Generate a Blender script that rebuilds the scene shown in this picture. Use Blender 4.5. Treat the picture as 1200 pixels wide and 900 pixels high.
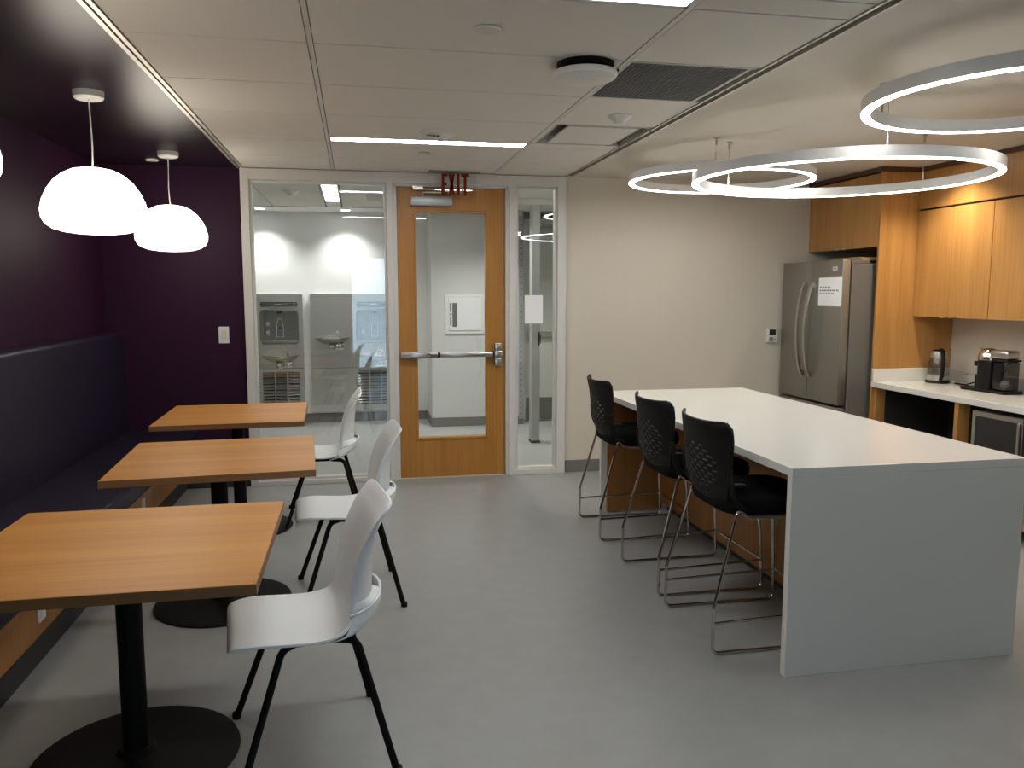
import bpy, bmesh, math, random
from mathutils import Vector, Matrix
random.seed(7)
for o in list(bpy.data.objects): bpy.data.objects.remove(o)
S = bpy.context.scene
COL = S.collection
PI = math.pi
R = math.radians

# ------------------------------------------------------------------ camera, sky, exposure
cd = bpy.data.cameras.new('camera'); cam = bpy.data.objects.new('camera', cd); COL.objects.link(cam)
cd.sensor_width = 36.0; cd.lens = 36.0 * 940.49 / 1200.0; cd.clip_start = 0.05
yaw, pit = R(10.9964), R(-6.5453)
fw = Vector((math.sin(yaw)*math.cos(pit), math.cos(yaw)*math.cos(pit), math.sin(pit)))
rt = Vector((math.cos(yaw), -math.sin(yaw), 0)); up = rt.cross(fw)
cam.matrix_world = Matrix(((rt.x, up.x, -fw.x, -.3245), (rt.y, up.y, -fw.y, -6.31), (rt.z, up.z, -fw.z, 1.4792), (0, 0, 0, 1)))
S.camera = cam
S.view_settings.view_transform = 'Standard'; S.view_settings.look = 'None'
S.view_settings.exposure = 2.33; S.view_settings.gamma = 1.0; S.view_settings.use_curve_mapping = False
w = bpy.data.worlds.new('sky'); S.world = w; w.use_nodes = True
nt = w.node_tree; bg = nt.nodes['Background']
tc = nt.nodes.new('ShaderNodeTexCoord'); sx = nt.nodes.new('ShaderNodeSeparateXYZ'); cr = nt.nodes.new('ShaderNodeValToRGB')
nt.links.new(tc.outputs['Generated'], sx.inputs[0]); nt.links.new(sx.outputs['Z'], cr.inputs[0]); nt.links.new(cr.outputs[0], bg.inputs[0])
cr.color_ramp.elements[0].color = (.55, .72, .9, 1); cr.color_ramp.elements[1].color = (.16, .38, .8, 1)
bg.inputs[1].default_value = 1.35

# strengths of the lamps (each lamp's light is made in its own builder)
E_STRIP, E_RING, E_PEND = 8.0, 6.0, 1.2
P_SPOT, P_HALL, P_HALL_FILL = 12, 11, 21  # the last one drives hall downlights added out of view

# ------------------------------------------------------------------ materials
MATS = {}
def mat(name, col, rough=.5, metal=0, spec=.5, noise=0, nscale=40, bump=0, emit=None, es=0, aniso=0):
    if name in MATS: return MATS[name]
    m = bpy.data.materials.new(name); m.use_nodes = True; MATS[name] = m
    n = m.node_tree; b = n.nodes['Principled BSDF']
    b.inputs['Base Color'].default_value = (*col, 1); b.inputs['Roughness'].default_value = rough
    b.inputs['Metallic'].default_value = metal; b.inputs['Specular IOR Level'].default_value = spec
    if aniso: b.inputs['Anisotropic'].default_value = aniso
    if emit: b.inputs['Emission Color'].default_value = (*emit, 1); b.inputs['Emission Strength'].default_value = es
    t = n.nodes.new('ShaderNodeTexCoord'); no = n.nodes.new('ShaderNodeTexNoise')
    n.links.new(t.outputs['Object'], no.inputs['Vector']); no.inputs['Scale'].default_value = nscale; no.inputs['Detail'].default_value = 5
    if noise:
        mx = n.nodes.new('ShaderNodeMix'); mx.data_type = 'RGBA'
        mx.inputs[6].default_value = (*[c*(1-noise) for c in col], 1); mx.inputs[7].default_value = (*[min(1, c*(1+noise)) for c in col], 1)
        n.links.new(no.outputs['Fac'], mx.inputs[0]); n.links.new(mx.outputs[2], b.inputs['Base Color'])
    if bump:
        bu = n.nodes.new('ShaderNodeBump'); bu.inputs['Strength'].default_value = bump; bu.inputs['Distance'].default_value = .002
        n.links.new(no.outputs['Fac'], bu.inputs['Height']); n.links.new(bu.outputs[0], b.inputs['Normal'])
    return m
def wood(name, dark, light, axis, rough=.38, sc=1.0, plank=0):
    m = bpy.data.materials.new(name); m.use_nodes = True; MATS[name] = m
    n = m.node_tree; b = n.nodes['Principled BSDF']; b.inputs['Roughness'].default_value = rough
    t = n.nodes.new('ShaderNodeTexCoord'); mp = n.nodes.new('ShaderNodeMapping'); n.links.new(t.outputs['Object'], mp.inputs[0])
    s = [60*sc, 60*sc, 60*sc]; s[axis] = 1.6*sc; mp.inputs['Scale'].default_value = s
    a = n.nodes.new('ShaderNodeTexNoise'); a.inputs['Scale'].default_value = 1.0; a.inputs['Detail'].default_value = 6; a.inputs['Roughness'].default_value = .6
    n.links.new(mp.outputs[0], a.inputs[0])
    mp2 = n.nodes.new('ShaderNodeMapping'); s2 = [7*sc, 7*sc, 7*sc]; s2[axis] = .5*sc; mp2.inputs['Scale'].default_value = s2
    n.links.new(t.outputs['Object'], mp2.inputs[0])
    c = n.nodes.new('ShaderNodeTexNoise'); c.inputs['Scale'].default_value = 1.0; c.inputs['Detail'].default_value = 2
    n.links.new(mp2.outputs[0], c.inputs[0])
    ad = n.nodes.new('ShaderNodeMath'); ad.operation = 'ADD'; n.links.new(a.outputs['Fac'], ad.inputs[0]); n.links.new(c.outputs['Fac'], ad.inputs[1])
    ha = n.nodes.new('ShaderNodeMath'); ha.operation = 'MULTIPLY'; ha.inputs[1].default_value = .5; n.links.new(ad.outputs[0], ha.inputs[0])
    r = n.nodes.new('ShaderNodeValToRGB'); r.color_ramp.elements[0].position = .36; r.color_ramp.elements[1].position = .64
    r.color_ramp.elements[0].color = (*dark, 1); r.color_ramp.elements[1].color = (*light, 1)
    n.links.new(ha.outputs[0], r.inputs[0]); n.links.new(r.outputs[0], b.inputs['Base Color'])
    return m
def glass(name, tint=(1, 1, 1), f0=.05):
    m = bpy.data.materials.new(name); m.use_nodes = True; MATS[name] = m
    n = m.node_tree; n.nodes.clear(); N = n.nodes.new
    g = N('ShaderNodeNewGeometry'); d = N('ShaderNodeVectorMath'); d.operation = 'DOT_PRODUCT'
    n.links.new(g.outputs['Incoming'], d.inputs[0]); n.links.new(g.outputs['Normal'], d.inputs[1])
    a = N('ShaderNodeMath'); a.operation = 'ABSOLUTE'; n.links.new(d.outputs['Value'], a.inputs[0])
    s = N('ShaderNodeMath'); s.operation = 'SUBTRACT'; s.inputs[0].default_value = 1; n.links.new(a.outputs[0], s.inputs[1])
    p = N('ShaderNodeMath'); p.operation = 'POWER'; p.inputs[1].default_value = 5; n.links.new(s.outputs[0], p.inputs[0])
    k = N('ShaderNodeMath'); k.operation = 'MULTIPLY_ADD'; k.inputs[1].default_value = 1-f0; k.inputs[2].default_value = f0; n.links.new(p.outputs[0], k.inputs[0])
    tr = N('ShaderNodeBsdfTransparent'); tr.inputs[0].default_value = (*tint, 1)
    gl = N('ShaderNodeBsdfGlossy'); gl.inputs['Roughness'].default_value = 0.0
    mx = N('ShaderNodeMixShader'); n.links.new(k.outputs[0], mx.inputs[0]); n.links.new(tr.outputs[0], mx.inputs[1]); n.links.new(gl.outputs[0], mx.inputs[2])
    o = N('ShaderNodeOutputMaterial'); n.links.new(mx.outputs[0], o.inputs[0])
    return m
def emis(name, col, s):
    m = bpy.data.materials.new(name); m.use_nodes = True; MATS[name] = m
    n = m.node_tree; n.nodes.clear(); e = n.nodes.new('ShaderNodeEmission'); o = n.nodes.new('ShaderNodeOutputMaterial')
    e.inputs[0].default_value = (*col, 1); e.inputs[1].default_value = s; n.links.new(e.outputs[0], o.inputs[0]); return m

M_floor = mat('grey_sheet_floor', (.285, .29, .282), .36, noise=.10, nscale=9, bump=.02, spec=.45)
M_hallfloor = mat('hall_floor', (.40, .40, .385), .3, noise=.07, nscale=6)
M_beige = mat('beige_paint', (.60, .545, .455), .65, noise=.015, nscale=30, bump=.05)
M_dry = mat('drywall_ceiling', (.62, .57, .49), .7, noise=.01, bump=.03)
M_purple = mat('purple_paint', (.028, .007, .026), .55, noise=.06, nscale=12, bump=.04, spec=.16)
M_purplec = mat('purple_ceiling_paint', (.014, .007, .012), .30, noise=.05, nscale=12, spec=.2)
M_tile = mat('ceiling_tile', (.72, .69, .63), .85, noise=.05, nscale=260, bump=.25)
M_grid = mat('ceiling_grid', (.62, .60, .56), .5)
M_plenum = mat('ceiling_joint', (.16, .15, .135), .8)
M_frame = mat('painted_white_frame', (.62, .60, .56), .38, noise=.01)
M_white = mat('hall_white_paint', (.82, .82, .80), .6)
M_gbase = mat('grey_cove_base', (.17, .165, .15), .6)
M_dbase = mat('dark_cove_base', (.025, .025, .022), .6)
M_alum = mat('aluminium_trim', (.62, .59, .53), .35, metal=.6)
M_reveal = mat('brown_reveal', (.20, .165, .125), .6)
M_black = mat('black_powder_coat', (.004, .004, .004), .6, spec=.15)
M_blackp = mat('black_plastic', (.007, .0066, .006), .55, spec=.2, bump=.1, nscale=300)
M_fabric = mat('black_fabric', (.006, .006, .007), .95, spec=.15, bump=.4, nscale=500)
M_chrome = mat('chrome', (.62, .60, .57), .12, metal=1)
M_shell = mat('white_polypropylene', (.82, .845, .855), .40, bump=.03, nscale=400)
M_quartz = mat('white_quartz', (.70, .69, .64), .14, noise=.035, nscale=190, spec=.5)
M_vinyl = mat('purple_vinyl', (.016, .011, .027), .42, spec=.3, noise=.08, nscale=25, bump=.08)
M_steel = mat('brushed_steel', (.50, .485, .445), .38, metal=.85, noise=.03, nscale=3, aniso=.6)
M_fsteel = mat('fridge_steel', (.30, .285, .25), .38, metal=.75, noise=.03, nscale=3)
M_fcase = mat('fridge_case', (.16, .155, .14), .45, metal=.3)
M_nickel = mat('satin_nickel', (.55, .53, .49), .28, metal=1)
M_plate = mat('white_plastic', (.70, .69, .65), .4)
M_screen = mat('dark_screen', (.02, .02, .02), .2)
M_paper = mat('white_paper', (.86, .86, .86), .7)
M_ink = mat('grey_print', (.30, .30, .30), .7)
M_red = mat('red_lettering', (.17, .018, .003), .6, spec=.2)
M_grey = mat('grille_grey', (.20, .20, .195), .6)
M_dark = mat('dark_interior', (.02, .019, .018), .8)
M_card = mat('cardboard', (.35, .24, .14), .8)
M_ringbody = mat('ring_white_metal', (.70, .69, .66), .4)
M_tank = glass('smoked_tank', (.34, .34, .34), .05)
M_glass = glass('clear_glass', (.96, .975, .965), .055)
M_kglass = glass('kettle_glass', (.85, .85, .84), .06)
M_acryl = glass('acrylic', (.96, .96, .95), .025)
M_tbl = wood('table_laminate', (.49, .205, .036), (.60, .280, .062), 0, .42)
M_tble = wood('table_edge', (.20, .085, .022), (.27, .125, .04), 0, .45)
M_wv = wood('cabinet_veneer', (.37, .175, .045), (.50, .255, .080), 2, .36, 1.2)
M_wd = wood('door_veneer', (.34, .138, .016), (.46, .21, .034), 2, .4)
M_wi = wood('island_veneer', (.30, .12, .026), (.40, .18, .045), 2, .45)
E_strip = emis('strip_light', (1.0, 1.0, .98), E_STRIP)
E_ringm = emis('ring_light', (1.0, .985, .95), E_RING)
E_pend = emis('pendant_light', (1.0, .90, .76), E_PEND)
E_hall = emis('hall_light', (1, 1, .98), 4)

# ------------------------------------------------------------------ mesh helpers
class MB:
    def __init__(s): s.bm = bmesh.new()
    def box(s, x0, x1, y0, y1, z0, z1, bev=0, seg=2, rot=None):
        b = bmesh.new(); bmesh.ops.create_cube(b, size=1)
        for v in b.verts: v.co = Vector(((x0+x1)/2+v.co.x*(x1-x0), (y0+y1)/2+v.co.y*(y1-y0), (z0+z1)/2+v.co.z*(z1-z0)))
        if bev: bmesh.ops.bevel(b, geom=b.edges[:], offset=bev, segments=seg, affect='EDGES', profile=.5)
        if rot is not None: bmesh.ops.transform(b, matrix=rot, verts=b.verts)
        s._add(b); return s
    def _add(s, b):
        me = bpy.data.meshes.new('t'); b.to_mesh(me); b.free(); s.bm.from_mesh(me); bpy.data.meshes.remove(me)
    def poly(s, pts, faces):
        vs = [s.bm.verts.new(p) for p in pts]
        for f in faces: s.bm.faces.new([vs[i] for i in f])
        return s
    def prism(s, prof, axis, a, b):   # prof: 2D outline; axis 0,1,2 is the extrusion axis
        def P(p, t):
            q = [p[0], p[1]]; q.insert(axis, t); return q
        n = len(prof); pts = [P(p, a) for p in prof] + [P(p, b) for p in prof]
        fs = [list(range(n))[::-1], list(range(n, 2*n))] + [[i, (i+1) % n, (i+1) % n+n, i+n] for i in range(n)]
        return s.poly(pts, fs)
    def lathe(s, prof, c=(0, 0, 0), n=32, axis=2, closed=False):
        rings = []
        for r, h in prof:
            if r < 1e-6:
                p = [0, 0, 0]; p[axis] = h; rings.append([s.bm.verts.new(Vector(p)+Vector(c))])
            else:
                row = []
                for i in range(n):
                    a = 2*PI*i/n; q = [r*math.cos(a), r*math.sin(a)]; q.insert(axis, h); row.append(s.bm.verts.new(Vector(q)+Vector(c)))
                rings.append(row)
        R_ = rings + ([rings[0]] if closed else [])
        for A, B in zip(R_[:-1], R_[1:]):
            for i in range(n):
                j = (i+1) % n
                if len(A) == 1 and len(B) == 1: continue
                if len(A) == 1: s.bm.faces.new((A[0], B[i], B[j]))
                elif len(B) == 1: s.bm.faces.new((A[i], A[j], B[0]))
                else: s.bm.faces.new((A[i], A[j], B[j], B[i]))
        return s
    def tube(s, pts, r, n=10, fil=0, cap=True, closed=False):
        P = [Vector(p) for p in pts]
        if fil:
            Q = [] if closed else [P[0]]; m = len(P)
            rng = range(m) if closed else range(1, m-1)
            for i in rng:
                a, b, c = P[i-1], P[i], P[(i+1) % m]
                d = min(fil, (a-b).length*.48, (c-b).length*.48)
                p0 = b+(a-b).normalized()*d; p2 = b+(c-b).normalized()*d
                for k in range(7): t = k/6; Q.append(p0*(1-t)**2+b*2*t*(1-t)+p2*t*t)
            if not closed: Q.append(P[-1])
            P = Q
        rr = r if isinstance(r, (list, tuple)) else [r]*len(P)
        m = len(P); rows = []; prev = None
        for i, p in enumerate(P):
            if closed: t = P[(i+1) % m]-P[i-1]
            else: t = (P[min(i+1, m-1)]-P[max(i-1, 0)])
            t.normalize()
            if prev is None:
                u = t.orthogonal().normalized()
            else: u = (prev-t*prev.dot(t)).normalized()
            prev = u; v = t.cross(u)
            rows.append([s.bm.verts.new(p+(u*math.cos(2*PI*k/n)+v*math.sin(2*PI*k/n))*rr[i]) for k in range(n)])
        rs = rows+([rows[0]] if closed else [])
        for A, B in zip(rs[:-1], rs[1:]):
            for k in range(n): s.bm.faces.new((A[k], A[(k+1) % n], B[(k+1) % n], B[k]))
        if cap and not closed: s.bm.faces.new(rows[0][::-1]); s.bm.faces.new(rows[-1])
        return s
    def grid(s, fn, nu, nv, skip=None):
        V = [[s.bm.verts.new(fn(i/nu, j/nv)) for j in range(nv+1)] for i in range(nu+1)]
        for i in range(nu):
            for j in range(nv):
                if skip and skip(i, j): continue
                s.bm.faces.new((V[i][j], V[i+1][j], V[i+1][j+1], V[i][j+1]))
        return s
def obj(name, mb, m, parent=None, smooth=True, label=None, fixn=True, ang=35):
    bm = mb.bm
    if fixn: bmesh.ops.recalc_face_normals(bm, faces=bm.faces[:])
    loose = [v for v in bm.verts if not v.link_faces]
    if loose: bmesh.ops.delete(bm, geom=loose, context='VERTS')
    me = bpy.data.meshes.new(name); bm.to_mesh(me); bm.free()
    if smooth:
        me.polygons.foreach_set('use_smooth', [True]*len(me.polygons)); me.set_sharp_from_angle(angle=R(ang))
    me.materials.append(m)
    o = bpy.data.objects.new(name, me); COL.objects.link(o)
    if parent is not None: o.parent = parent
    if label: o['label'] = label
    return o
def thing(name, label, cat, loc=(0, 0, 0), rz=0, group=None):
    o = bpy.data.objects.new(name, None); COL.objects.link(o); o.empty_display_size = .1
    o.location = loc; o.rotation_euler = (0, 0, rz); o['label'] = label; o['category'] = cat
    if group: o['group'] = group
    return o
def tag(o, label, cat, group=None):
    o['label'] = label; o['category'] = cat
    if group: o['group'] = group
    return o
def struct(name, mb, m, parent=None, **k):
    o = obj(name, mb, m, parent, **k); o['kind'] = 'structure'; return o
def solid(o, t, off=0, bev=0, sub=0):
    if sub: md = o.modifiers.new('sub', 'SUBSURF'); md.levels = sub; md.render_levels = sub
    md = o.modifiers.new('sol', 'SOLIDIFY'); md.thickness = t; md.offset = off
    if bev: b = o.modifiers.new('bev', 'BEVEL'); b.width = bev; b.segments = 2
    return o
def copy_tree(o, parent=None):
    c = o.copy(); COL.objects.link(c)
    if parent is not None: c.parent = parent
    for ch in list(o.children): copy_tree(ch, c)
    return c
def lamp(name, parent, loc, rot, power, col, size=60, blend=.6, rad=.03):
    l = bpy.data.lights.new(name, 'SPOT'); l.energy = power; l.color = col; l.spot_size = R(size); l.spot_blend = blend; l.shadow_soft_size = rad
    o = bpy.data.objects.new(name, l); COL.objects.link(o); o.location = loc; o.rotation_euler = rot; o.parent = parent; return o

# ------------------------------------------------------------------ the room shell
H = 2.386; XW = -2.11; XE = 4.13; YB = -8.5
struct('floor', MB().box(XW-.1, XE+.1, YB-.1, .02, -.08, 0), M_floor, smooth=False)
struct('wall_left', MB().box(XW-.1, XW, YB, .0, 0, H+.2), M_purple, smooth=False)
struct('wall_back', MB().box(XW-.1, -1.128, 0, .12, 0, H+.2), M_purple, smooth=False)
struct('wall_back', MB().box(1.333, XE+.1, 0, .12, 0, H+.2), M_beige, smooth=False)
struct('wall_right', MB().box(XE, XE+.1, YB, 0, 0, H+.2), M_beige, smooth=False)
# wall behind the camera, with the daylight window that shows in the glass
struct('wall_front', MB().box(XW-.1, -.42, YB-.12, YB, 0, H+.2).box(.42, XE+.1, YB-.12, YB, 0, H+.2).box(-.42, .42, YB-.12, YB, 0, .06).box(-.42, .42, YB-.12, YB, 2.12, H+.2), M_beige, smooth=False)
w2 = struct('window_2', MB().box(-.42, -.38, YB-.08, YB-.02, .06, 2.12).box(.38, .42, YB-.08, YB-.02, .06, 2.12).box(-.38, .38, YB-.08, YB-.02, .06, .10).box(-.38, .38, YB-.08, YB-.02, 2.08, 2.12), M_frame)
obj('pane', MB().box(-.38, .38, YB-.053, YB-.047, .10, 2.08), M_glass, w2, smooth=False)

# purple dropped part of the ceiling and the drywall part
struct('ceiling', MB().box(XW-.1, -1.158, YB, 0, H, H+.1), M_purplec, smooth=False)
struct('ceiling', MB().box(1.385, XE+.1, YB, 0, H, H+.1), M_dry, smooth=False)
# suspended tile ceiling
XL, XA, XB, XT = -1.112, -.466, .754, 1.322
ceil = struct('ceiling', MB().box(-1.16, 1.39, YB, 0, H+.06, H+.12), M_plenum, smooth=False)
struct('trim_1', MB().box(-1.158, -1.140, YB, 0, H-.004, H+.06).box(-1.128, -1.112, YB, 0, H-.006, H+.06), M_alum, smooth=False)
struct('trim_2', MB().box(-1.140, -1.128, YB, 0, H+.006, H+.06), M_reveal, smooth=False)
struct('trim_3', MB().box(XT+.004, XT+.013, YB, 0, H-.005, H+.06).box(1.376, 1.385, YB, 0, H-.002, H+.06), M_alum, smooth=False)
struct('trim_4', MB().box(XT+.013, 1.376, YB, 0, H+.012, H+.06), M_reveal, smooth=False)
struct('trim_5', MB().box(-1.112, XT+.004, -.022, 0, H-.006, H+.06), M_grid, smooth=False)
g = MB()
for x in (XA, XB): g.box(x-.009, x+.009, YB, -.022, H-.001, H+.04)
obj('main_tee', g, M_grid, ceil, smooth=False)
rows = [-.022, -.60, -1.20, -1.35, -1.95, -2.56, -3.16, -3.76, -3.91, -4.52, -5.12, -5.73, -6.33, -6.48, -7.09, -7.7, -8.49]
strips = (2, 7)
tile_meshes = {}
def ctile(x0, x1, y1, y0):
    o = obj('ceiling_tile', MB().box(x0+.003, x1-.003, y0+.0045, y1-.0045, H, H+.018, .0015, 1), M_tile, ceil, smooth=False)
obj('cross_tee', (lambda m: [m.box(XL, XT, y-.010, y+.010, H+.010, H+.02) for y in rows[1:-1]] and m)(MB()), M_plenum, ceil, smooth=False)
cols = ((XL, XA-.009), (XA+.009, XB-.009), (XB+.009, XT+.004))
for i in range(len(rows)-1):
    for c, (a, b) in enumerate(cols):
        if i in strips and c == 1: continue           # light strip sits here
        if c == 2 and i in (3, 5): continue            # air diffuser and return grille sit here
        ctile(a, b, rows[i], rows[i+1])
def strip_light(i, label):
    t = thing('strip_light', label, 'light', ((XA+XB)/2, (rows[i]+rows[i+1])/2, H), 0, None)
    hw = (XB-XA)/2-.01; hd = .072
    obj('housing', MB().box(-hw, hw, -hd, -hd+.018, -.001, .03).box(-hw, hw, hd-.018, hd, -.001, .03).box(-hw, -hw+.012, -hd, hd, -.001, .03).box(hw-.012, hw, -hd, hd, -.001, .03).box(-hw, hw, -hd, hd, .028, .034), M_grid, t, smooth=False)
    obj('diffuser', MB().box(-hw+.012, hw-.012, -hd+.018, hd-.018, .003, .010), E_strip, t, smooth=False)
strip_light(2, 'lit white linear ceiling light between tiles in front of the exit sign')
strip_light(7, 'lit white linear ceiling light at the top edge of the view')

# baseboards
struct('baseboard_back', MB().box(1.345, 3.2, -.012, 0, 0, .10, .003, 1), M_gbase)
struct('baseboard_back', MB().box(-1.6, -1.13, -.02, 0, 0, .10, .003, 1), M_dbase)
struct('baseboard_right', MB().box(XE-.012, XE, YB, -3.32, 0, .10), M_gbase)

# ------------------------------------------------------------------ glazed partition: frames, window, side light, door
FY0, FY1 = -.045, .085
struct('trim_6', MB().box(-1.135, -1.075, FY0, FY1, 0, H-.006, .002, 1).box(-.078, -.03, FY0, FY1, 0, H-.006, .002, 1).box(-.03, 0, FY0+.02, FY1, 0, 2.29, .002, 1)
       .box(.845, .872, FY0+.02, FY1, 0, 2.29, .002, 1).box(.872, .928, FY0, FY1, 0, H-.006, .002, 1).box(1.262, 1.333, FY0, FY1, 0, H-.006, .002, 1)
       .box(-1.08, 1.27, FY0+.001, FY1, 2.30, H-.006, .002, 1).box(-.03, .872, FY0+.02, FY1, 2.278, 2.302, .002, 1)
       .box(-1.08, -.06, FY0+.001, FY1, 0, .036, .002, 1).box(.90, 1.27, FY0+.001, FY1, 0, .045, .002, 1), M_frame)
def pane_window(name, x0, x1, z0, z1):
    s = .018
    f = struct(name, MB().box(x0, x0+s, -.02, .04, z0, z1, .002, 1).box(x1-s, x1, -.02, .04, z0, z1, .002, 1).box(x0+s, x1-s, -.02, .04, z0, z0+s, .002, 1).box(x0+s, x1-s, -.02, .04, z1-s, z1, .002, 1), M_frame)
    obj('pane', MB().box(x0+s-.004, x1-s+.004, .006, .014, z0+s-.004, z1-s+.004), M_glass, f, smooth=False)
    return f
pane_window('window_1', -1.075, -.078, .036, 2.30)
sl = pane_window('window_3', .928, 1.262, .045, 2.30)
tag(obj('paper_sheet', MB().box(1.006, 1.154, .003, .0055, 1.227, 1.453), M_paper, smooth=False), 'blank white paper sheet taped to the narrow side window', 'paper')
# door
DW, DZ = .843, 2.275
gx0, gx1, gz0, gz1 = .146, .692, .325, 2.09
dr = struct('door_1', MB().box(.004, gx0, 0, .045, .008, DZ).box(gx1, DW-.002, 0, .045, .008, DZ).box(gx0, gx1, 0, .045, .008, gz0).box(gx0, gx1, 0, .045, gz1, DZ), M_wd, smooth=False)
m = 0.016
obj('glazing_bead', MB().box(gx0-m, gx0+.003, -.008, .053, gz0-m, gz1+m, .003, 1).box(gx1-.003, gx1+m, -.008, .053, gz0-m, gz1+m, .003, 1).box(gx0, gx1, -.008, .053, gz0-m, gz0+.003, .003, 1).box(gx0, gx1, -.008, .053, gz1-.003, gz1+m, .003, 1), M_wd, dr)
obj('pane', MB().box(gx0, gx1, .018, .026, gz0, gz1), M_glass, dr, smooth=False)
struct('trim_7', MB().box(0, .845, -.02, .05, 0, .008, .002, 1), M_alum)
pb = obj('panic_bar', MB().box(.024, .30, -.062, -.018, .964, 1.012, .008, 2).box(.318, .742, -.058, -.018, .966, 1.010, .012, 2), M_nickel, dr)
obj('bar_joint', MB().box(.298, .320, -.056, -.020, .968, 1.008, .003, 1).box(.742, .752, -.05, -.004, .968, 1.008), M_black, pb)
obj('cylinder_lock', MB().lathe([(0, -.074), (.014, -.074), (.018, -.070), (.018, -.055)], (.23, 0, .988), 20, axis=1), M_chrome, pb)
obj('latch_case', MB().box(.752, .808, -.055, 0, .895, .965, .006, 2).box(.748, .812, -.068, 0, .962, 1.018, .006, 2).box(.752, .808, -.055, 0, 1.015, 1.075, .006, 2), M_nickel, pb)
obj('end_bracket', MB().box(.02, .05, -.02, 0, .966, 1.010).box(.70, .74, -.02, 0, .97, 1.006), M_nickel, pb)
cl = obj('door_closer', MB().box(.105, .425, -.055, -.002, 2.134, 2.205, .006, 2), mat('closer_silver', (.42, .43, .43), .35, metal=.5), dr)
obj('closer_arm', MB().tube([(.20, -.03, 2.205), (.20, -.03, 2.235), (.50, -.10, 2.235), (.16, -.05, 2.262)], .008, 8, .01).box(.12, .20, -.065, -.03, 2.252, 2.278), M_nickel, cl)

# exit sign: clear plate with red letters under a slim ceiling mount
ex = thing('exit_sign', 'clear hanging exit sign with red letters in front of the wooden door head', 'sign', (0, -.135, 0))
obj('ceiling_mount', MB().box(.237, .632, -.02, .02, H-.012, H+.001, .003, 1), M_grey, ex)
obj('sign_plate', MB().box(.285, .598, -.004, .004, 2.186, H-.012), M_acryl, ex, smooth=False)
L = MB(); zt, zb = 2.366, 2.208; y0, y1 = -.0075, -.0048
def lb(x0, x1, z0, z1): L.box(x0, x1, y0, y1, z0, z1)
lb(.334, .355, zb, zt); lb(.353, .380, zt-.022, zt); lb(.353, .380, zb, zb+.02); lb(.353, .374, (zb+zt)/2-.009, (zb+zt)/2+.011)
for a, b in ((.386, .434), (.434, .386)):
    for s0, s1 in (((a), (b)),):
        L.prism([(s0-.001 if s0 < s1 else s0-.021, zb), (s0+.021 if s0 < s1 else s0+.001, zb), (s1+.001 if s0 < s1 else s1+.021, zt), (s1-.021 if s0 < s1 else s1-.001, zt)], 1, y0, y1)
lb(.448, .470, zb, zt)
lb(.501, .523, zb, zt-.02); lb(.482, .542, zt-.022, zt)
obj('sign_lettering', L, M_red, ex, smooth=False, label='red letters reading EXIT')

# ------------------------------------------------------------------ ceiling fittings
def rnd(name, label, x, y, prof, m, z=H, n=36, cat='ceiling fitting'):
    return tag(obj(name, MB().lathe(prof, (x, y, z), n), m), label, cat)
rnd('sprinkler_cover', 'flat round white sprinkler cover on the ceiling, nearest the viewpoint', .147, -3.45, [(0, -.010), (.042, -.010), (.046, -.006), (.046, -.002), (.03, -.001), (.03, .001)], M_grid, cat='sprinkler')
rnd('sprinkler_cover', 'small flat sprinkler cover between the exit sign and the lit ceiling strip', .14, -.90, [(0, -.010), (.036, -.010), (.040, -.006), (.040, -.002), (.03, -.001), (.03, .001)], M_grid, cat='sprinkler')
rnd('sprinkler_cover', 'small white disc on the dark purple ceiling beside the farther pendant', -1.68, -.265, [(0, -.008), (.040, -.008), (.044, -.004), (.044, .001)], M_grid, cat='sprinkler')
fs = thing('fire_strobe', 'round white ceiling fire alarm marked in red above the lit strip', 'alarm', (.16, -1.60, H))
obj('housing', MB().lathe([(0, -.030), (.05, -.030), (.088, -.022), (.098, -.008), (.098, .001)], (0, 0, 0), 40), M_plate, fs)
obj('strobe_lens', MB().lathe([(0, -.046), (.018, -.042), (.024, -.028)], (0.02, .045, 0), 16), M_plate, fs)
def text_mesh(name, s, size, m, parent, matrix, depth=.0006, label=None, bold=.0):
    c = bpy.data.curves.new(name, 'FONT'); c.body = s; c.size = size; c.extrude = depth; c.offset = bold; c.align_x = 'CENTER'; c.align_y = 'CENTER'; c.resolution_u = 3
    to = bpy.data.objects.new(name, c); me = bpy.data.meshes.new_from_object(to); bpy.data.objects.remove(to); bpy.data.curves.remove(c)
    me.transform(matrix); me.materials.clear(); me.materials.append(m)
    o = bpy.data.objects.new(name, me); COL.objects.link(o); o.parent = parent
    if label: o['label'] = label
    return o
text_mesh('lettering', 'FIRE', .042, M_red, fs, Matrix.Translation((-.032, -.048, -.0312)) @ Matrix.Rotation(PI, 4, 'X') @ Matrix.Rotation(0, 4, 'Z'), .001, 'red letters reading FIRE', .001)
ap = thing('access_point', 'round white wireless access point hanging under the ceiling tiles', 'access point', (.60, -3.09, H))
obj('mounting_bracket', MB().lathe([(0, -.030), (.10, -.030), (.115, -.02), (.115, .001)], (0, 0, 0), 40), M_black, ap)
obj('housing', MB().lathe([(0, -.066), (.10, -.064), (.122, -.056), (.130, -.044), (.128, -.034), (.11, -.029), (0, -.029)], (0, 0, 0), 48), M_plate, ap)
for k in range(4): obj('status_light', MB().box(-.045+k*.024, -.039+k*.024, -.036, -.030, -.0668, -.0645), M_frame, ap, smooth=False)
tag(obj('network_cable', MB().tube([(.715, -3.04, H-.035), (.735, -3.02, H-.035), (.752, -3.03, H-.02), (.752, -3.05, H+.004)], .004, 8, .012), M_black), 'short black network cable running from the access point into the ceiling', 'cable')
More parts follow.
